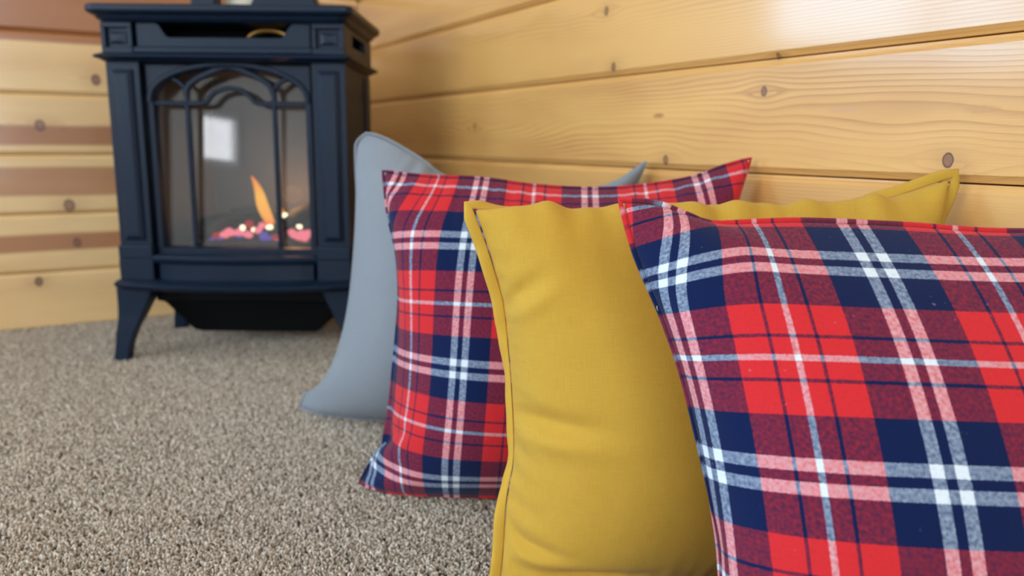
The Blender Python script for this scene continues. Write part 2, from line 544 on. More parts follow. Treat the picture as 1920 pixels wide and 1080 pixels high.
def holed_wall(name, win, axis, mat, label):
    b = MB()
    a0, a1, z0, z1 = win
    lo, hi = (YS - .1, YB + .12) if axis == 'W' else (XW, XR + .02)
    for p in ((lo, a0, 0, ZC), (a1, hi, 0, ZC), (a0, a1, 0, z0), (a0, a1, z1, ZC)):
        if axis == 'W':
            b.box(XW - .1, XW, p[0], p[1], p[2], p[3])
        else:
            b.box(p[0], p[1], YS - .1, YS, p[2], p[3])
    return b.build(name, mat, kind='structure', label=label)


wl = MB()
for p in ((YS - .1, WIN_W2[0], 0, ZC), (WIN_W2[0], WIN_W2[1], 0, WIN_W2[2]), (WIN_W2[0], WIN_W2[1], WIN_W2[3], ZC), (WIN_W2[1], WIN_W[0], 0, ZC),
          (WIN_W[0], WIN_W[1], 0, WIN_W[2]), (WIN_W[0], WIN_W[1], WIN_W[3], ZC), (WIN_W[1], YB + .12, 0, ZC)):
    wl.box(XW - .1, XW, *p)
wl.build('wall_left', M['fill_paint'], kind='structure', label='unseen left wall with two windows, made pale for neutral fill')
holed_wall('wall_front', WIN_S, 'S', M['fill_paint'], 'wall behind the camera with a tall glazed opening, made pale for neutral fill')


def window(name, win, axis, label, cols=2):
    a0, a1, z0, z1 = win
    t = .05
    e = link(name, None, label=label, kind='structure')
    if axis == 'W':
        mk = lambda b, p0, p1, q0, q1, d0, d1: b.box(XW - d1, XW - d0, p0, p1, q0, q1)
    elif axis == 'B':
        mk = lambda b, p0, p1, q0, q1, d0, d1: b.box(p0, p1, YB + d0, YB + d1, q0, q1)
    else:
        mk = lambda b, p0, p1, q0, q1, d0, d1: b.box(p0, p1, YS - d1, YS - d0, q0, q1)
    b = MB()
    mk(b, a0, a0 + t, z0, z1, .03, .09); mk(b, a1 - t, a1, z0, z1, .03, .09)
    mk(b, a0 + t, a1 - t, z0, z0 + t, .03, .09); mk(b, a0 + t, a1 - t, z1 - t, z1, .03, .09)
    b.build('window_frame', M['frame'], e)
    wd = (a1 - a0 - 2 * t) / cols
    for i in range(cols):
        b = MB()
        mk(b, a0 + t + i * wd, a0 + t + (i + 1) * wd, z0 + t, z1 - t, .055, .06)
        b.build('window_pane', M['pane'], e)
        if i:
            b = MB()
            mk(b, a0 + t + i * wd - .03, a0 + t + i * wd + .03, z0 + t, z1 - t, .035, .085)
            b.build('mullion', M['frame'], e)


window('window_1', WIN_W, 'W', 'wide window in the left wall', 2)
window('window_4', WIN_W2, 'W', 'small window in the left wall', 1)
window('window_2', WIN_B, 'B', 'window in the back wall left of the stove', 2)
window('window_3', WIN_S, 'S', 'tall glazed opening in the wall behind the camera', 2)

# ------------------------------------------------------------------ stove
D0 = 1.5072
stove = link('gas_stove', None, label='blue-black cast iron gas stove with arched glass door standing in the corner', category='stove')
ctr = Vector((math.sin(YAW), math.cos(YAW), 0)) * D0 + rt * (-0.5425)
stove.location = (ctr.x, ctr.y, 0.004)
stove.rotation_euler = (0, 0, -YAW)
IR, DK = M['iron'], M['iron_dark']
HW = 0.2250
DEP = 0.285


def rrect(hw, y0, y1, r, z, seg=4, bow=0.0):
    pts = []
    for cx, cy, a0 in ((hw - r, y0 + r, -90), (hw - r, y1 - r, 0), (-hw + r, y1 - r, 90), (-hw + r, y0 + r, 180)):
        for i in range(seg + 1):
            a = math.radians(a0 + 90 * i / seg)
            pts.append((cx + r * math.cos(a), cy + r * math.sin(a), z))
    # front edge points (between last corner and first corner) bowed outwards
    if bow:
        fr = []
        for i in range(1, 14):
            t = i / 14
            x = -hw + r + t * 2 * (hw - r)
            fr.append((x, y0 - bow * math.sin(math.pi * t) ** 0.8, z))
        pts = pts + fr
    return pts


tp = MB().rings([rrect(HW + o, -o - .004, DEP + o * .6, .018, z) for o, z in ((.002, .6505), (.004, .653), (.008, .656), (.010, .660), (.018, .665), (.021, .668), (.021, .677), (.018, .680))])
tp.build('top_plate', IR, stove, bevel=.0015)
# front frieze with the long vent cut-out
cut = [(-.127, .6505), (-.124, .650), (-.119, .646), (-.113, .636), (-.107, .627), (-.101, .6245), (.106, .6245), (.112, .627), (.119, .638), (.127, .648), (.131, .6505)]
poly = [(-.1615, .592), (.1620, .592), (.1620, .6505)] + cut[::-1] + [(-.1615, .6505)]
MB().prism_xz(poly, 0.004, 0.016).build('frieze_rail', IR, stove, bevel=.0012)
MB().sweep_xz([(-.165, .601), (.1655, .601)], .012, -.003, .006).build('frieze_bead', IR, stove)
for sx in (-1, 1):
    x0, x1 = (-HW - .0005, -.168) if sx < 0 else (.1665, HW + .0015)
    b = MB()
    b.box(x0, x1, -.002, .03, .594, .6055); b.box(x0, x1, -.002, .03, .641, .650)
    b.box(x0, x0 + .008, -.002, .03, .6055, .641); b.box(x1 - .008, x1, -.002, .03, .6055, .641)
    b.box(x0 + .008, x1 - .008, .006, .03, .6055, .641)
    cb = b.build('corner_block', IR, stove, bevel=.001)
    xm = (x0 + x1) / 2
    r_ = MB().rings([[(xm + rx * math.cos(a), y, .623 + rx * .68 * math.sin(a)) for a in np.linspace(math.pi / 4, 2.25 * math.pi, 4, endpoint=False)] for rx, y in ((.0235, .0062), (.0225, .0042), (.012, .0022), (.004, .0020))])
    r_.build('rosette', IR, cb)
    # side frieze with its own vent slot
    b = MB()
    xs0, xs1 = (sx * HW, sx * (HW - .012)) if sx < 0 else (sx * (HW - .012), sx * HW)
    b.box(xs0, xs1, .03, DEP, .594, .618); b.box(xs0, xs1, .03, .085, .618, .650); b.box(xs0, xs1, .215, DEP, .618, .650); b.box(xs0, xs1, .085, .215, .640, .650)
    b.build('side_frieze', IR, stove, bevel=.001)
MB().rings([rrect(HW + o, -o - .002, DEP + o * .5, .012, z) for o, z in ((.002, .580), (.006, .583), (.015, .5865), (.016, .590), (.010, .593), (.004, .5955))]).build('upper_ledge', IR, stove, bevel=.001)
MB().box(-HW + .01, HW - .01, .016, DEP - .01, .575, .582).build('chamber_floor', DK, stove)
MB().box(-HW + .012, HW - .012, .12, .13, .594, .652).build('vent_back', DK, stove)
# brass-coloured hoop inside the vent
hoop = [(0.066 + .043 * math.cos(t), .075 - .01 * math.sin(t), .624 + .022 * math.sin(t)) for t in np.linspace(math.pi * .97, math.pi * .03, 18)]
MB().tube(hoop, .0055, 8).build('brass_hoop', M['brass'], stove, smooth=True, label='brass-coloured hoop inside the top vent')
# sides, back, pillars
for sx in (-1, 1):
    b = MB()
    xs0, xs1 = sorted((sx * (HW - .004), sx * (HW - .014)))
    b.box(xs0, xs1, .03, DEP - .005, .165, .582)
    sp = b.build('side_panel', IR, stove)
    xs0, xs1 = sorted((sx * (HW - .0038), sx * (HW - .0005)))
    b = MB().box(xs0, xs1, .215, .268, .20, .57)
    b.build('raised_rib', IR, sp, bevel=.002)
    x0, x1 = (-HW + .001, -.1620) if sx < 0 else (.1625, HW + .0005)
    pl = MB().box(x0, x1, .004, .034, .232, .581).build('pillar', IR, stove, bevel=.0012)
    xm = (x0 + x1) / 2
    fl = MB().rings([[(xm - w_, y, .243 + .3 * e), (xm + w_, y, .243 + .3 * e), (xm + w_, y, .566 - .3 * e), (xm - w_, y, .566 - .3 * e)] for w_, y, e in ((.0195, .005, 0), (.0185, .000, .004), (.012, -.004, .03), (.010, -.0042, .034))])
    fl.build('flute_panel', IR, pl)
    MB().box(x0 - .002, x1 + .002, -.004, .036, .206, .234).build('pillar_foot', IR, pl, bevel=.0035)
MB().box(-HW + .01, HW - .01, DEP - .014, DEP - .004, .165, .655).build('back_panel', DK, stove)

# door frame with arched opening
OX, ZS, ZT, ZB2 = 0.1455, 0.508, 0.5715, 0.226
inner = []
for i in range(12): inner.append((-OX + 2 * OX * i / 12, ZB2))
for i in range(8): inner.append((OX, ZB2 + (ZS - ZB2) * i / 8))
for i in range(24):
    a = math.pi * i / 24
    inner.append((OX * math.cos(a), ZS + (ZT - ZS) * math.sin(a) ** .9))
for i in range(8): inner.append((-OX, ZS - (ZS - ZB2) * i / 8))
ox0, ox1, oz0, oz1 = -.1555, .1560, .206, .5780
outer = []
for (x, z) in inner:
    cx, cz = 0, .40
    dx, dz = x - cx, z - cz
    t = min([(ox1 - cx) / dx if dx > 1e-9 else 1e9, (ox0 - cx) / dx if dx < -1e-9 else 1e9, (oz1 - cz) / dz if dz > 1e-9 else 1e9, (oz0 - cz) / dz if dz < -1e-9 else 1e9])
    outer.append((cx + dx * t, cz + dz * t))
for cx_, cz_ in ((ox0, oz0), (ox1, oz0), (ox0, oz1), (ox1, oz1)):
    k = min(range(len(outer)), key=lambda i: (outer[i][0] - cx_) ** 2 + (outer[i][1] - cz_) ** 2)
    outer[k] = (cx_, cz_)
n = len(inner)
vs = [(x, .016, z) for x, z in outer] + [(x, .016, z) for x, z in inner] + [(x * .985, .034, .4 + (z - .4) * .985) for x, z in inner] + [(x, .034, z) for x, z in outer]
fs = []
for i in range(n):
    j = (i + 1) % n
    for a, b_ in ((0, 1), (1, 2), (2, 3), (3, 0)):
        fs.append((a * n + i, a * n + j, b_ * n + j, b_ * n + i))
door = MB().add(vs, fs).build('door', IR, stove, bevel=.001)
# raised moulding following the arch
arch = [(x * 1.035, ZS + (z - ZS) * 1.10) for x, z in inner if z >= ZS - 1e-6 and abs(x) <= OX + 1e-6]
arch = sorted(set(arch), key=lambda p: math.atan2(p[1] - ZS + .02, p[0]))
MB().sweep_xz(arch, .009, .010, .018).build('arch_moulding', IR, door)
# tracery
y0, y1 = .020, .031
for sx in (-1, 1):
    MB().sweep_xz([(sx * .0835, ZB2 - .004), (sx * .0835, .38), (sx * .0835, .512), (sx * .0835, .534)], .0085, y0, y1).build('mullion', IR, door)
    MB().sweep_xz([(sx * .0835, .531), (sx * .0905, .540), (sx * .100, .5475), (sx * .112, .553)], .0075, y0, y1).build('tracery_branch', IR, door)
pa = [(-.0835, .522), (-.082, .532), (-.076, .541), (-.064, .5500), (-.046, .5590), (-.024, .5675), (-.008, .5720), (0, .5732)]
pa = pa + [(-x, z) for x, z in pa[::-1][1:]]
MB().sweep_xz(pa, .0105, y0 - .003, y1).build('pointed_arch', IR, door)
tr = [(-OX - .004, .5055), (-.09, .5055), (-.055, .5055), (-.046, .509), (-.040, .517), (-.030, .5265), (-.014, .5325), (0, .534)]
tr = tr + [(-x, z) for x, z in tr[::-1][1:]]
MB().sweep_xz(tr, .0085, y0, y1).build('transom', IR, door)
# glass, tipped back a little
MB().add([(-.152, .036, .215), (.152, .036, .215), (.152, .061, .575), (-.152, .061, .575), (-.152, .040, .215), (.152, .040, .215), (.152, .065, .575), (-.152, .065, .575)],
         [(0, 1, 2, 3), (7, 6, 5, 4), (0, 4, 5, 1), (1, 5, 6, 2), (2, 6, 7, 3), (3, 7, 4, 0)]).build('glass_pane', M['stove_glass'], door)
# firebox
b = MB()
b.box(-.18, .18, .236, .246, .20, .575); b.box(-.18, .18, .062, .246, .566, .574); b.box(-.18, .18, .040, .246, .205, .222)
fb = b.build('firebox', M['firebrick'], stove)
for sx in (-1, 1):
    MB().add([(sx * .176, .06, .222), (sx * .12, .236, .222), (sx * .12, .236, .566), (sx * .176, .06, .566), (sx * .184, .06, .222), (sx * .184, .24, .222), (sx * .184, .24, .566), (sx * .184, .06, .566)],
             [(0, 1, 2, 3), (4, 7, 6, 5), (0, 4, 5, 1), (1, 5, 6, 2), (2, 6, 7, 3), (3, 7, 4, 0)]).build('side_liner', M['firebrick'], fb)
bed = MB()
bed.rings([rrect(.13 - e, .055 + e, .215 - e, .02, z) for e, z in ((0, .222), (.004, .230), (.02, .236))])
bedo = bed.build('burner_bed', M['log'], stove)


def log_part(p0, p1, r0, bend, seed):
    rr = random.Random(seed)
    P = []
    R = []
    for i in range(9):
        t = i / 8
        p = Vector(p0).lerp(Vector(p1), t)
        p.z += bend * math.sin(math.pi * t) + rr.uniform(-.002, .002)
        P.append(p); R.append(r0 * (1 - .15 * t) * rr.uniform(.88, 1.1))
    MB().tube(P, R, 10).build('log', M['log'], bedo, smooth=True)


log_part((-.12, .17, .255), (.11, .185, .262), .020, .012, 1)
log_part((-.09, .09, .246), (-.01, .19, .285), .015, .006, 2)
log_part((.045, .085, .246), (.10, .19, .29), .015, .006, 3)
log_part((-.05, .14, .285), (.085, .12, .27), .012, .010, 4)
ico = bpy.data.meshes.new('ember_shape')
bm = bmesh.new(); bmesh.ops.create_icosphere(bm, subdivisions=2, radius=1.0)
for v in bm.verts: v.co *= random.uniform(.85, 1.15)
bm.to_mesh(ico); bm.free()
em_mesh = {}
for kname in ('ember_white', 'ember_pink', 'ember_violet', 'ember_red'):
    me = ico.copy(); me.materials.append(M[kname]); em_mesh[kname] = me


def ember(kind, x, z, r, y=.082, rz=None):
    o = link('ember', em_mesh[kind], None, bedo)
    o.location = (x, y, z)
    o.scale = (r, r * .8, rz or r * .7)
    o.rotation_euler = (0, random.uniform(-.5, .5), random.uniform(0, 3))


# glowing bits, left to right
for kind, x, z, r in (('ember_violet', -.075, .233, .010), ('ember_violet', -.058, .235, .009), ('ember_red', -.065, .244, .010), ('ember_pink', -.047, .247, .011), ('ember_pink', -.036, .252, .012),
                      ('ember_white', -.035, .253, .006), ('ember_pink', -.017, .252, .012), ('ember_white', -.010, .261, .0072), ('ember_violet', -.018, .245, .009), ('ember_pink', .000, .247, .011),
                      ('ember_red', .004, .268, .013), ('ember_white', .013, .257, .0068), ('ember_pink', .020, .256, .010), ('ember_pink', .030, .266, .010), ('ember_violet', .033, .243, .013),
                      ('ember_white', .045, .262, .0078), ('ember_violet', .043, .238, .009), ('ember_red', .056, .242, .010), ('ember_pink', .060, .238, .008), ('ember_white', .0765, .2875, .0066),
                      ('ember_pink', .092, .250, .012), ('ember_pink', .108, .247, .014), ('ember_white', .106, .264, .0066), ('ember_pink', .122, .249, .012), ('ember_pink', .115, .240, .010)):
    ember(kind, x, z, r)


def flame(pts, rad, flat=.55):
    b = MB()
    rings = []
    for (x, y, z), r in zip(pts, rad):
        rings.append([(x + r * math.cos(a), y + r * flat * math.sin(a), z) for a in np.linspace(0, 2 * math.pi, 14, endpoint=False)])
    b.rings(rings)
    o = b.build('flame', M['flame'], bedo, smooth=True)
    s_ = o.modifiers.new('smooth', 'SUBSURF'); s_.levels = s_.render_levels = 2


flame([(.043, .10, .258), (.041, .10, .270), (.034, .10, .286), (.027, .10, .304), (.024, .10, .322), (.020, .10, .340), (.013, .10, .356), (.007, .10, .366)], [.007, .011, .013, .0135, .0115, .0085, .005, .001])
flame([(.060, .12, .258), (.062, .12, .275), (.060, .12, .292), (.058, .12, .305)], [.006, .009, .006, .001], .5)

fl_ = bpy.data.lights.new('flame_light', 'POINT')
fl_.energy = .45; fl_.color = (1.0, .48, .18); fl_.shadow_soft_size = .02
flo = bpy.data.objects.new('flame_light', fl_); COL.objects.link(flo); flo.parent = bedo; flo.location = (.075, .15, .325)

# lower rails, hearth ledge, legs, burner pan
MB().rings([rrect(.158 + o, -o, .05, .006, z, bow=.018) for o, z in ((.0, .198), (.004, .203), (.006, .210), (.002, .215))]).build('sill', IR, stove, bevel=.001)
MB().rings([rrect(.153, .006, .05, .004, z, bow=.022) for z in (.166, .199)]).build('lower_rail', IR, stove)
for sx in (-1, 1):
    x0, x1 = (-HW - .001, -.160) if sx < 0 else (.161, HW + .002)
    MB().box(x0, x1, -.003, .06, .165, .207).build('plinth_block', IR, stove, bevel=.0015)
MB().rings([rrect(HW + o, -o - .004, DEP + o * .5, .012, z, bow=.030 + o) for o, z in ((.001, .147), (.008, .150), (.012, .154), (.013, .160), (.008, .1645), (.002, .1675))]).build('hearth_ledge', IR, stove, bevel=.001)


def leg(sx, front):
    # (outer edge, inner edge) measured from the body's corner, top to bottom
    prof = [(.150, -.012, .060), (.138, -.012, .055), (.126, -.012, .050), (.112, -.012, .043), (.092, -.013, .034), (.066, -.017, .021), (.038, -.021, .010), (.014, -.0245, .005), (0, -.0265, .0015)]
    rings = []
    for z, o_, i_ in prof:
        xo, xi = sx * (HW - o_), sx * (HW - i_)
        dep = max(.024, (i_ - o_) * .72)
        if front: ya, yb = o_ * .4 + .002, o_ * .4 + .002 + dep
        else: ya, yb = DEP - .002 - o_ * .4 - dep, DEP - .002 - o_ * .4
        rings.append([(xo, ya, z), (xi, ya, z), (xi, yb, z), (xo, yb, z)])
    MB().rings(rings).build('leg', IR, stove, bevel=.0025)


for sx in (-1, 1):
    leg(sx, True); leg(sx, False)
MB().rings([[(x, y, z) for x, y in ((-a, y0_), (b_, y0_), (b_, y1_), (-a, y1_))] for a, b_, y0_, y1_, z in
            ((.118, .125, .11, .235, .036), (.130, .135, .10, .24, .042), (.176, .178, .070, .262, .108), (.188, .188, .062, .268, .112), (.188, .188, .062, .268, .150))]).build('burner_pan', DK, stove, bevel=.002)

# ornament on the stove top (only its foot shows under the frame's edge)
orn = link('candle_stand', None, label='dark metal stand with a cream block, on top of the stove', category='candle holder')
orn.location = stove.matrix_basis @ Vector((0.03, .10, .6845))
orn.rotation_euler = (0, 0, -YAW)
orn.location.z = .6842
MB().rings([rrect(.024 - e, -.02, .02, .004, z) for e, z in ((0, 0), (0, .05), (.004, .06))]).build('foot', IR, orn, bevel=.001).location = (-.094, 0, 0)
MB().rings([rrect(w_, -.025, .025, .006, z) for w_, z in ((.086, 0), (.084, .006), (.066, .014), (.058, .03), (.05, .06))]).build('base', IR, orn, bevel=.001).location = (.065, 0, 0)
MB().rings([rrect(.145, -.012, .012, .004, z) for z in (.058, .066)]).build('cross_bar', IR, orn, bevel=.001).location = (.01, 0, 0)
MB().rings([[(.033 * s_ * math.cos(a), .02 * s_ * math.sin(a), z) for a in np.linspace(0, 2 * math.pi, 20, endpoint=False)] for s_, z in ((.8, 0), (1, .004), (1, .045), (.9, .052))]).build('wax_block', M['cream'], orn, smooth=True).location = (-.035, .035, 0)


# ------------------------------------------------------------------ pillows
def catmull(P, n):
    """resample a polyline through P (both ends kept) into n points evenly spaced"""
    P = np.array(P, float)
    Q = np.vstack([2 * P[0] - P[1], P, 2 * P[-1] - P[-2]])
    out = []
    for i in range(1, len(Q) - 2):
        p0, p1, p2, p3 = Q[i - 1], Q[i], Q[i + 1], Q[i + 2]
        for t in np.linspace(0, 1, 24, endpoint=False):
            out.append(.5 * ((2 * p1) + (-p0 + p2) * t + (2 * p0 - 5 * p1 + 4 * p2 - p3) * t * t + (-p0 + 3 * p1 - 3 * p2 + p3) * t ** 3))
    out.append(Q[-2])
    out = np.array(out)
    s = np.r_[0, np.cumsum(np.linalg.norm(np.diff(out, axis=0), axis=1))]
    u = np.linspace(0, s[-1], n)
    return np.stack([np.interp(u, s, out[:, k]) for k in range(3)], 1)


def inflate(left, top, right, bottom, slack_u, slack_v, steps=260, press=1.0, n=61, seed=1, kc=.35, creases=(), bend=.1, roll=0.0, back=1.0):
    """two square panels sewn along a fixed seam and blown up: returns X[2,n,n,3] (rows run top to bottom), fabric sizes"""
    rg = np.random.default_rng(seed)
    s = np.linspace(0, 1, n)
    Lf, T, Rg, B = (catmull(c, n) for c in (left, top, right, bottom))   # left/right: top->bottom, top/bottom: left->right
    U, V = np.meshgrid(s, s)               # V rows, U cols
    U3, V3 = U[..., None], V[..., None]
    G = (1 - U3) * Lf[:, None] + U3 * Rg[:, None] + (1 - V3) * T[None] + V3 * B[None]
    G -= (1 - U3) * (1 - V3) * T[0] + U3 * (1 - V3) * T[-1] + (1 - U3) * V3 * B[0] + U3 * V3 * B[-1]
    ln = lambda c: np.linalg.norm(np.diff(c, axis=0), axis=1).sum()
    Lu = (ln(T) + ln(B)) / 2 * slack_u
    Lv = (ln(Lf) + ln(Rg)) / 2 * slack_v
    nrm = np.cross(T[-1] - T[0], Lf[-1] - Lf[0]); nrm /= np.linalg.norm(nrm)
    nrm = -nrm if nrm[1] > 0 else nrm       # towards the camera
    prof = (16 * U * (1 - U) * V * (1 - V)) ** .5
    X = np.stack([G + nrm * .035 * prof[..., None], G - nrm * .035 * prof[..., None]])
    X[:, 1:-1, 1:-1] += rg.normal(0, .0006, X[:, 1:-1, 1:-1].shape)
    W = np.ones((2, n, n, 1)); W[:, 0] = W[:, -1] = 0; W[:, :, 0] = W[:, :, -1] = 0
    hu, hv = Lu / (n - 1), Lv / (n - 1)
    hd = math.hypot(hu, hv)
    A = slice(None)
    con = []
    for st in (0, 1):
        con.append(((A, A, slice(st, n - 1, 2)), (A, A, slice(st + 1, n, 2)), hu, 1, kc))
        con.append(((A, slice(st, n - 1, 2), A), (A, slice(st + 1, n, 2), A), hv, 1, kc))
        con.append(((A, slice(st, n - 1, 2), slice(0, n - 1)), (A, slice(st + 1, n, 2), slice(1, n)), hd, .45, .12))
        con.append(((A, slice(st, n - 1, 2), slice(1, n)), (A, slice(st + 1, n, 2), slice(0, n - 1)), hd, .45, .12))
    for st in range(4):
        for sl in (4,):
            i0 = [i for i in range(st, n - 2, 4)]
            if i0:
                a = np.array(i0)
                con.append(((A, A, a), (A, A, a + 2), 2 * hu, .0, bend))
                con.append(((A, a, A), (A, a + 2, A), 2 * hv, .0, bend))
    con = [(a, b, r, k, c, W[a] / np.maximum(W[a] + W[b], 1e-9), W[b] / np.maximum(W[a] + W[b], 1e-9)) for a, b, r, k, c in con]
    Vl = np.zeros_like(X)
    sgn = np.array([1, -1])[:, None, None, None]
    ref = np.sign(np.dot(np.cross(np.array([1, 0, 0]), np.array([0, 1, 0])), np.array([0, 0, 1])))
    for it in range(steps):
        du = np.zeros_like(X); dv = np.zeros_like(X)
        du[:, :, 1:-1] = X[:, :, 2:] - X[:, :, :-2]
        dv[:, 1:-1] = X[:, 2:] - X[:, :-2]
        N = np.cross(du, dv)
        N /= np.linalg.norm(N, axis=-1, keepdims=True) + 1e-9
        if it == 0:
            flip = np.sign((N[0] * nrm).sum())
        acc = N * flip * sgn * press * 1.6e-4
        acc[..., 2] -= 2.2e-5
        Vl = (Vl + acc * W) * .93
        X0 = X.copy()
        X = X + Vl
        for q in range(4):
            for a, b, r, k, c, wa, wb in con:
                d = X[b] - X[a]
                L = np.linalg.norm(d, axis=-1, keepdims=True) + 1e-12
                e = (L - r) / L
                e = np.where(e > 0, e * k, e * c)
                X[a] = X[a] + d * e * wa
                X[b] = X[b] - d * e * wb
        X[..., 2] = np.maximum(X[..., 2], .0085)
        X[..., 0] = np.minimum(X[..., 0], XR - .003)
        Vl = X - X0
    # the back leans on its neighbour and stays flatter
    off_ = ((X[1] - G) * nrm).sum(-1, keepdims=True)
    X[1] -= nrm * off_ * (1 - back)
    if roll:
        # the stuffing rounds the panels over the top seam
        bu_ = np.clip(U / .10, 0, 1) * np.clip((.93 - U) / .12, 0, 1)
        lump = 1 + .16 * np.sin(U * 47 + 1.0) + .12 * np.sin(U * 83 + 2.0)
        for q_, f_ in ((0, 1.0), (1, .7)):
            X[q_][..., 2] += roll * f_ * bu_ * lump * (1 - np.exp(-(V / .022) ** 1.5)) * np.exp(-(V / .16) ** 2)
    for (cu, cv, dirx, diry, length, width, depth) in creases:
        # soft hand-made dents: line through (cu,cv) along (dirx,diry) in panel coordinates, pushed inwards on the front
        dl = math.hypot(dirx, diry); ax, ay = dirx / dl, diry / dl
        a = (U - cu) * ax + (V - cv) * ay
        c = -(U - cu) * ay + (V - cv) * ax
        wgt = np.exp(-(a / length) ** 2) * (np.exp(-(c / width) ** 2) - .55 * np.exp(-((c - 1.9 * width) / (1.2 * width)) ** 2))
        X[0] -= (nrm * depth) * (wgt * (prof > 0.02) * np.minimum(1, prof * 3))[..., None]
    X[..., 2] = np.maximum(X[..., 2], .0085)
    X[..., 0] = np.minimum(X[..., 0], XR - .003)
    return X, Lu, Lv, nrm, (Lf, T, Rg, B)


def pillow(name, label, mat, d, slack=(1.018, 1.018), seed=1, flange=0.0, hem_mat=None, creases=(), press=.45, group=None, hem_r=.0016, wave=.0, tilt=None, warp=(0, 0), kc=.8, bend=.04, roll=0.0, back=.7, fuzz=0):
    n = 61
    TL, TR, BL, BR = (np.array(d[k], float) for k in ('TL', 'TR', 'BL', 'BR'))
    left = [TL] + [np.array(p) for p in d.get('left', [])] + [BL]
    top = [TL] + [np.array(p) for p in d.get('top', [])] + [TR]
    cen = (TL + TR + BL + BR) / 4

    def bowed(a, b, amt):
        out = []
        for t in (0, .12, .3, .5, .7, .88, 1):
            p = a + (b - a) * t
            inw = cen - (a + b) / 2; inw /= np.linalg.norm(inw)
            out.append(p + inw * amt * math.sin(math.pi * t) ** .7)
        return out
    right = [TR] + [np.array(p) for p in d.get('right', [])] + [BR] if d.get('right') else bowed(TR, BR, .022)
    bottom = [BL] + [np.array(p) for p in d.get('bottom', [])] + [BR] if d.get('bottom') else bowed(BL, BR, .008)
    edges = []
    for c in (left, top, right, bottom):
        c = catmull(c, n)
        c[:, 2] = np.maximum(c[:, 2], .0105)
        edges.append(c)
    if flange:
        # the stitch line runs inside the hem
        new = []
        for c in edges:
            v = cen - c
            new.append(c + v / np.linalg.norm(v, axis=1)[:, None] * flange * .95)
        outer_edges, edges = edges, new
    X, Lu, Lv, nrm, E = inflate(*edges, slack[0], slack[1], seed=seed, creases=creases, press=press, kc=kc, bend=bend, roll=roll, back=back)
    idx = np.zeros((2, n, n), int)
    idx[0] = np.arange(n * n).reshape(n, n)
    inner_ids = np.arange((n - 2) ** 2).reshape(n - 2, n - 2) + n * n
    idx[1] = idx[0]
    idx[1][1:-1, 1:-1] = inner_ids
    verts = np.vstack([X[0].reshape(-1, 3), X[1][1:-1, 1:-1].reshape(-1, 3)])
    org = np.array([cen[0], cen[1], 0.0])
    verts = verts - org
    faces = []
    uvs = []

    def fuv(U_, V_):
        # the seam eats more of the fabric along the middle of a side than at the corners
        bu = min(1, 5 * U_) * min(1, 5 * (1 - U_)); bv = min(1, 5 * V_) * min(1, 5 * (1 - V_))
        bu, bv = bu * bu * (3 - 2 * bu), bv * bv * (3 - 2 * bv)
        return (U_ * Lu + warp[0] * (1 - (1 - bv) * math.exp(-(U_ / .16) ** 2)), V_ * Lv + warp[1] * (1 - (1 - bu) * math.exp(-(V_ / .16) ** 2)))
    for layer in (0, 1):
        I = idx[layer]
        for i in range(n - 1):
            for j in range(n - 1):
                q = [(i, j), (i + 1, j), (i + 1, j + 1), (i, j + 1)]
                if layer: q = q[::-1]
                faces.append([I[a] for a in q])
                uvs += [fuv(b / (n - 1), a / (n - 1)) for a, b in q]
    me = mesh_from(name, verts, faces, True)
    uvl = me.uv_layers.new(name='fabric')
    uvl.data.foreach_set('uv', np.array(uvs, float).ravel())
    me.materials.append(mat)
    # outward normals
    bm = bmesh.new(); bm.from_mesh(me); bmesh.ops.recalc_face_normals(bm, faces=bm.faces); bm.to_mesh(me); bm.free()
    ob = link(name, me, None, None, label=label, category='pillow', group=group)
    ob.location = org
    sb = ob.modifiers.new('smooth', 'SUBSURF'); sb.levels = 1; sb.render_levels = 1
    # hem: closed band following the seam
    Lf, T, Rg, B = E
    loop = np.vstack([T[:-1], Rg[:-1], B[::-1][:-1], Lf[::-1][:-1]]) - org
    s = np.linspace(0, 1, n)
    luv = np.array([fuv(a, 0) for a in s[:-1]] + [fuv(1, a) for a in s[:-1]] + [fuv(a, 1) for a in s[::-1][:-1]] + [fuv(0, a) for a in s[::-1][:-1]])
    k = len(loop)
    tang = np.roll(loop, -1, 0) - np.roll(loop, 1, 0)
    tang /= np.linalg.norm(tang, axis=1)[:, None]
    outw = np.cross(tang, nrm)
    ctr_ = loop.mean(0)
    if ((loop - ctr_) * outw).sum() < 0: outw = -outw
    nv = np.cross(outw, tang); nv /= np.linalg.norm(nv, axis=1)[:, None]
    if (nv * nrm).sum() < 0: nv = -nv
    if tilt:
        for i in range(k):
            side, t_ = ('top', i / (n - 1)) if i < n - 1 else ('right', (i - n + 1) / (n - 1)) if i < 2 * (n - 1) else ('bottom', 1 - (i - 2 * (n - 1)) / (n - 1)) if i < 3 * (n - 1) else ('left', 1 - (i - 3 * (n - 1)) / (n - 1))
            ks = tilt[side]
            a_ = math.radians(float(np.interp(t_, [q[0] for q in ks], [q[1] for q in ks])))
            o_, v_ = outw[i].copy(), nv[i].copy()
            outw[i] = o_ * math.cos(a_) - v_ * math.sin(a_)
            nv[i] = v_ * math.cos(a_) + o_ * math.sin(a_)
    seg = 10
    hv_, hf, huv = [], [], []
    if flange: ra, rb, off = flange * .58, .0021, flange * .5
    else: ra, rb, off = hem_r * 1.3, hem_r, 0.0
    ph = np.linspace(0, 2 * math.pi, seg, endpoint=False)
    tt = np.arange(k) / k
    wv = wave * (np.sin(tt * 2 * math.pi * 23 + seed) + .7 * np.sin(tt * 2 * math.pi * 37 + 2 * seed))
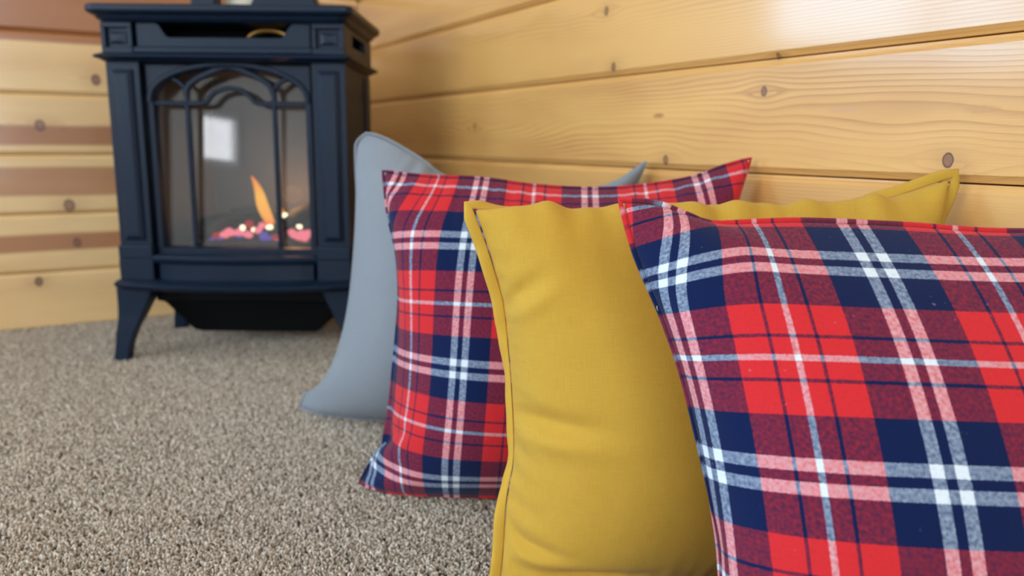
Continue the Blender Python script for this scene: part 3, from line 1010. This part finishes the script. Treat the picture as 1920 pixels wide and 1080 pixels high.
    for i in range(k):
        for a in ph:
            rbv = rb * (1.0 if not flange else (.62 + .38 * math.cos(a)) * 1.0 + .25)
            p = loop[i] + outw[i] * (off + ra * math.cos(a)) + nv[i] * (rbv * math.sin(a) + wv[i] * (1 + math.cos(a)) * .5)
            p[0] = min(p[0], XR - .0015 - org[0]); p[2] = max(p[2], .0075)
            hv_.append(p)
    for i in range(k):
        j = (i + 1) % k
        for q in range(seg):
            r = (q + 1) % seg
            hf.append((i * seg + q, j * seg + q, j * seg + r, i * seg + r))
            huv += [tuple(luv[i] - (0, .002)), tuple(luv[j] - (0, .002)), tuple(luv[j] + (0, .002)), tuple(luv[i] + (0, .002))]
    hm = mesh_from('hem', hv_, hf, True)
    ul = hm.uv_layers.new(name='fabric'); ul.data.foreach_set('uv', np.array(huv, float).ravel())
    hm.materials.append(hem_mat or mat)
    bm = bmesh.new(); bm.from_mesh(hm); bmesh.ops.recalc_face_normals(bm, faces=bm.faces); bm.to_mesh(hm); bm.free()
    link('hem', hm, None, ob)
    if fuzz:
        # loose flannel fibres standing off the seam
        fv, ff = [], []
        rf = random.Random(seed)
        for q in range(fuzz):
            i = rf.choice(list(range(0, n - 1)) + list(range(3 * (n - 1), 4 * (n - 1))))
            t_ = rf.random()
            p0 = loop[i] * (1 - t_) + loop[(i + 1) % k] * t_
            dr = outw[i] * rf.uniform(.4, 1) + nv[i] * rf.uniform(-.6, .9) + tang[i] * rf.uniform(-1, 1)
            dr = dr / np.linalg.norm(dr) * rf.uniform(.0012, .0032)
            bend_ = tang[i] * rf.uniform(-.001, .001)
            sd = np.cross(dr, tang[i] + nv[i] * .3); sd = sd / (np.linalg.norm(sd) + 1e-9) * .00011
            b0 = len(fv)
            fv += [p0 - sd, p0 + sd, p0 + nv[i] * .00018, p0 + dr * .6 + bend_ * .4 - sd, p0 + dr * .6 + bend_ * .4 + sd, p0 + dr * .6 + nv[i] * .00018, p0 + dr + bend_]
            ff += [(b0, b0 + 1, b0 + 4, b0 + 3), (b0 + 1, b0 + 2, b0 + 5, b0 + 4), (b0 + 2, b0, b0 + 3, b0 + 5), (b0 + 3, b0 + 4, b0 + 6), (b0 + 4, b0 + 5, b0 + 6), (b0 + 5, b0 + 3, b0 + 6)]
        link('lint', mesh_from('lint', fv, ff), M['lint'], ob, kind='stuff')
    return ob


GREY = dict(TL=(0.425, 1.1691, 0.4524), TR=(0.7337, 0.8712, 0.4151), BL=(0.319, 1.2213, 0.012), BR=(0.69, 0.915, 0.012),
            left=[(0.4140, 1.1785, 0.4400), (0.4105, 1.1781, 0.4198), (0.4092, 1.1706, 0.3296), (0.4069, 1.1636, 0.2465), (0.3991, 1.1626, 0.1702), (0.3802, 1.1728, 0.1004), (0.3525, 1.1933, 0.0520), (0.3270, 1.2145, 0.0360)],
            top=[(0.4380, 1.1565, 0.4500), (0.4586, 1.1356, 0.4382), (0.4887, 1.1043, 0.4146), (0.5243, 1.0672, 0.3859), (0.6133, 0.9814, 0.3765), (0.6875, 0.911, 0.3786)],
            bottom=[(0.3365, 1.1797, 0.012), (0.3719, 1.1358, 0.012), (0.4172, 1.0957, 0.012), (0.52, 1.0096, 0.012), (0.62, 0.9358, 0.012)])
PLAID = dict(TL=(0.3505, 0.9075, 0.4043), TR=(0.7337, 0.6776, 0.4235), BL=(0.3065, 0.8993, 0.012), BR=(0.7137, 0.6776, 0.012),
             left=[(0.3532, 0.9014, 0.3533), (0.3603, 0.8924, 0.3011), (0.3602, 0.8878, 0.2483), (0.3544, 0.8865, 0.1947), (0.3479, 0.8856, 0.1404), (0.3457, 0.8827, 0.0925), (0.3420, 0.8840, 0.0690), (0.3250, 0.8900, 0.0500)],
             top=[(0.396, 0.8795, 0.399), (0.4517, 0.8457, 0.397), (0.5071, 0.8115, 0.3892), (0.5627, 0.7776, 0.3859), (0.6072, 0.751, 0.3883), (0.6683, 0.715, 0.3992), (0.7071, 0.6929, 0.415)],
             bottom=[(0.3136, 0.8767, 0.012), (0.3396, 0.8443, 0.012), (0.3867, 0.811, 0.012), (0.4296, 0.7836, 0.012), (0.55, 0.713, 0.012), (0.65, 0.6792, 0.012)])
MUST = dict(TL=(0.3096, 0.6094, 0.3882), TR=(0.7337, 0.4226, 0.4174), BL=(0.3141, 0.5718, 0.012), BR=(0.7137, 0.4226, 0.012),
            left=[(0.3186, 0.6025, 0.3575), (0.3252, 0.5968, 0.3294), (0.3303, 0.5921, 0.3033), (0.3323, 0.5876, 0.265), (0.3335, 0.5825, 0.2166), (0.3331, 0.5771, 0.1576), (0.3256, 0.5762, 0.1131), (0.3213, 0.5729, 0.0577)],
            top=[(0.3482, 0.5922, 0.3882), (0.4003, 0.5688, 0.3877), (0.4446, 0.5493, 0.3915), (0.4986, 0.5256, 0.3958), (0.5536, 0.501, 0.3954), (0.619, 0.4717, 0.3945), (0.6762, 0.4468, 0.4014)])
NEAR = dict(TL=(0.3486, 0.4414, 0.3999), TR=(0.733, 0.215, 0.388), BL=(0.3282, 0.2956, 0.012), BR=(0.69, 0.125, 0.012),
            left=[(0.3511, 0.4244, 0.3616), (0.3588, 0.4037, 0.3217), (0.3635, 0.3858, 0.2841), (0.3647, 0.3671, 0.2399), (0.3649, 0.3508, 0.2001), (0.362, 0.3354, 0.1581)],
            top=[(0.3707, 0.428, 0.3983), (0.3874, 0.4154, 0.391), (0.4026, 0.4041, 0.3846), (0.4308, 0.3883, 0.3859), (0.4641, 0.3696, 0.3869), (0.523, 0.3346, 0.3845), (0.5948, 0.2917, 0.3807)])

CR_M = [(.10, .50, 1, .05, .10, .020, .015), (.20, .87, 1, .10, .11, .022, .019), (.09, .80, 1, .1, .06, .015, .012), (.07, .22, 1, -.5, .06, .014, .010),
        (.40, .03, .1, 1, .07, .012, .003), (.49, .03, 0, 1, .08, .014, .004), (.58, .03, -.1, 1, .07, .012, .0035), (.67, .03, .1, 1, .07, .014, .003), (.25, .04, .2, 1, .06, .014, .002)]
for i_, (px_, py_, pz_) in enumerate(MUST['top']):
    k_ = (0.35, .8, 1, 1, 1, 1, .8)[i_]                  # the seam lies behind the rounded top of the cushion
    MUST['top'][i_] = (px_ + .4066 * .014 * k_, py_ + .9095 * .014 * k_, pz_ - .006 * k_)
TILT_M = dict(top=[(0, 30), (.06, 75), (.55, 82), (.62, 62), (.68, 85), (.72, 50), (.80, 78), (.84, 40), (.92, 25), (1, 0)], right=[(0, 0), (.3, 10), (1, 20)],
              bottom=[(0, 20), (1, 20)], left=[(0, 20), (.05, 5), (.28, 15), (.36, 65), (.70, 70), (.78, 10), (1, 5)])
GRP = 'throw pillows lined up along the pine wall'
pillow('throw_pillow', 'plain slate grey pillow farthest along the wall, nearest the stove', mat_weave('grey_cotton', (148, 152, 157), (128, 133, 139), bump=.15), GREY, seed=3, group=GRP)
pillow('throw_pillow', 'red and navy plaid flannel pillow between the grey and the mustard pillow', mat_plaid('plaid_far', 0.025 - .03375, 0.088 - .036, .141, .144), PLAID, seed=5, group=GRP, warp=(.043, 0), slack=(1.015, 1.015))
pillow('throw_pillow', 'plain mustard yellow cotton pillow with a stitched hem, between two plaid pillows', mat_weave('mustard_cotton', (218, 173, 68), (196, 147, 48)), MUST, seed=8, flange=.009, group=GRP, wave=.0008, creases=CR_M, tilt=TILT_M, roll=.019)
near = pillow('throw_pillow', 'large red and navy plaid flannel pillow in the right foreground', mat_plaid('plaid_near', 0.044 - .0355, 0.080 - .0355, .142, .142), NEAR, seed=11, group=GRP, warp=(.025, .037), fuzz=420)
tp0 = Vector((.3575, .4065, .3265)) - near.location
MB().tube([tp0, tp0 + Vector((-.0015, -.0025, -.0008)), tp0 + Vector((-.0035, -.0035, .0006)), tp0 + Vector((-.0045, -.0045, .0030))], .00022, 5).build('loose_thread', M['thread'], near, smooth=True, label='cream loose thread at the seam')


# ------------------------------------------------------------------ carpet pile
def tuft_mesh():
    """one twisted tuft of yarn: a bent, bulging worm"""
    P = [(0, 0, 0), (.0003, 0, .003), (.0012, .0003, .0058), (.0024, .0002, .0074), (.0037, -.0003, .0080)]
    R = [.0007, .0011, .0013, .0013, .0007]
    b = MB().tube(P, R, 6)
    me = mesh_from('tuft', b.v, b.f, True)
    bm = bmesh.new(); bm.from_mesh(me); bmesh.ops.recalc_face_normals(bm, faces=bm.faces); bm.to_mesh(me); bm.free()
    me.materials.append(M['yarn'])
    return me


def carpet():
    me = mesh_from('carpet_pile', [(-1.25, -.15, .0005), (XR - .002, -.15, .0005), (XR - .002, YB - .002, .0005), (-1.25, YB - .002, .0005)], [(0, 1, 2, 3)])
    ob = link('carpet_pile', me, M['yarn'], None, label='taupe twisted-yarn carpet pile covering the floor', category='carpet', kind='stuff')
    ng = bpy.data.node_groups.new('pile', 'GeometryNodeTree')
    ng.interface.new_socket('Geometry', in_out='INPUT', socket_type='NodeSocketGeometry')
    ng.interface.new_socket('Geometry', in_out='OUTPUT', socket_type='NodeSocketGeometry')
    N = ng.nodes.new; L = ng.links.new
    gi, go = N('NodeGroupInput'), N('NodeGroupOutput')
    di = N('GeometryNodeDistributePointsOnFaces'); di.inputs['Density'].default_value = 140000
    ins = N('GeometryNodeInstanceOnPoints')
    src = bpy.data.objects.new('tuft', tuft_mesh())
    mi = N('GeometryNodeObjectInfo'); mi.inputs[0].default_value = src; mi.transform_space = 'ORIGINAL'
    rot = N('FunctionNodeRandomValue'); rot.data_type = 'FLOAT_VECTOR'
    rot.inputs[0].default_value = (-.55, -.55, 0); rot.inputs[1].default_value = (.55, .55, 6.283)
    sc = N('FunctionNodeRandomValue'); sc.data_type = 'FLOAT'
    sc.inputs[2].default_value = .62; sc.inputs[3].default_value = 1.02
    L(gi.outputs[0], di.inputs[0]); L(di.outputs['Points'], ins.inputs['Points'])
    L(mi.outputs['Geometry'], ins.inputs['Instance'])
    L(rot.outputs[0], ins.inputs['Rotation']); L(sc.outputs[1], ins.inputs['Scale'])
    L(ins.outputs[0], go.inputs[0])
    md = ob.modifiers.new('pile', 'NODES'); md.node_group = ng


carpet()
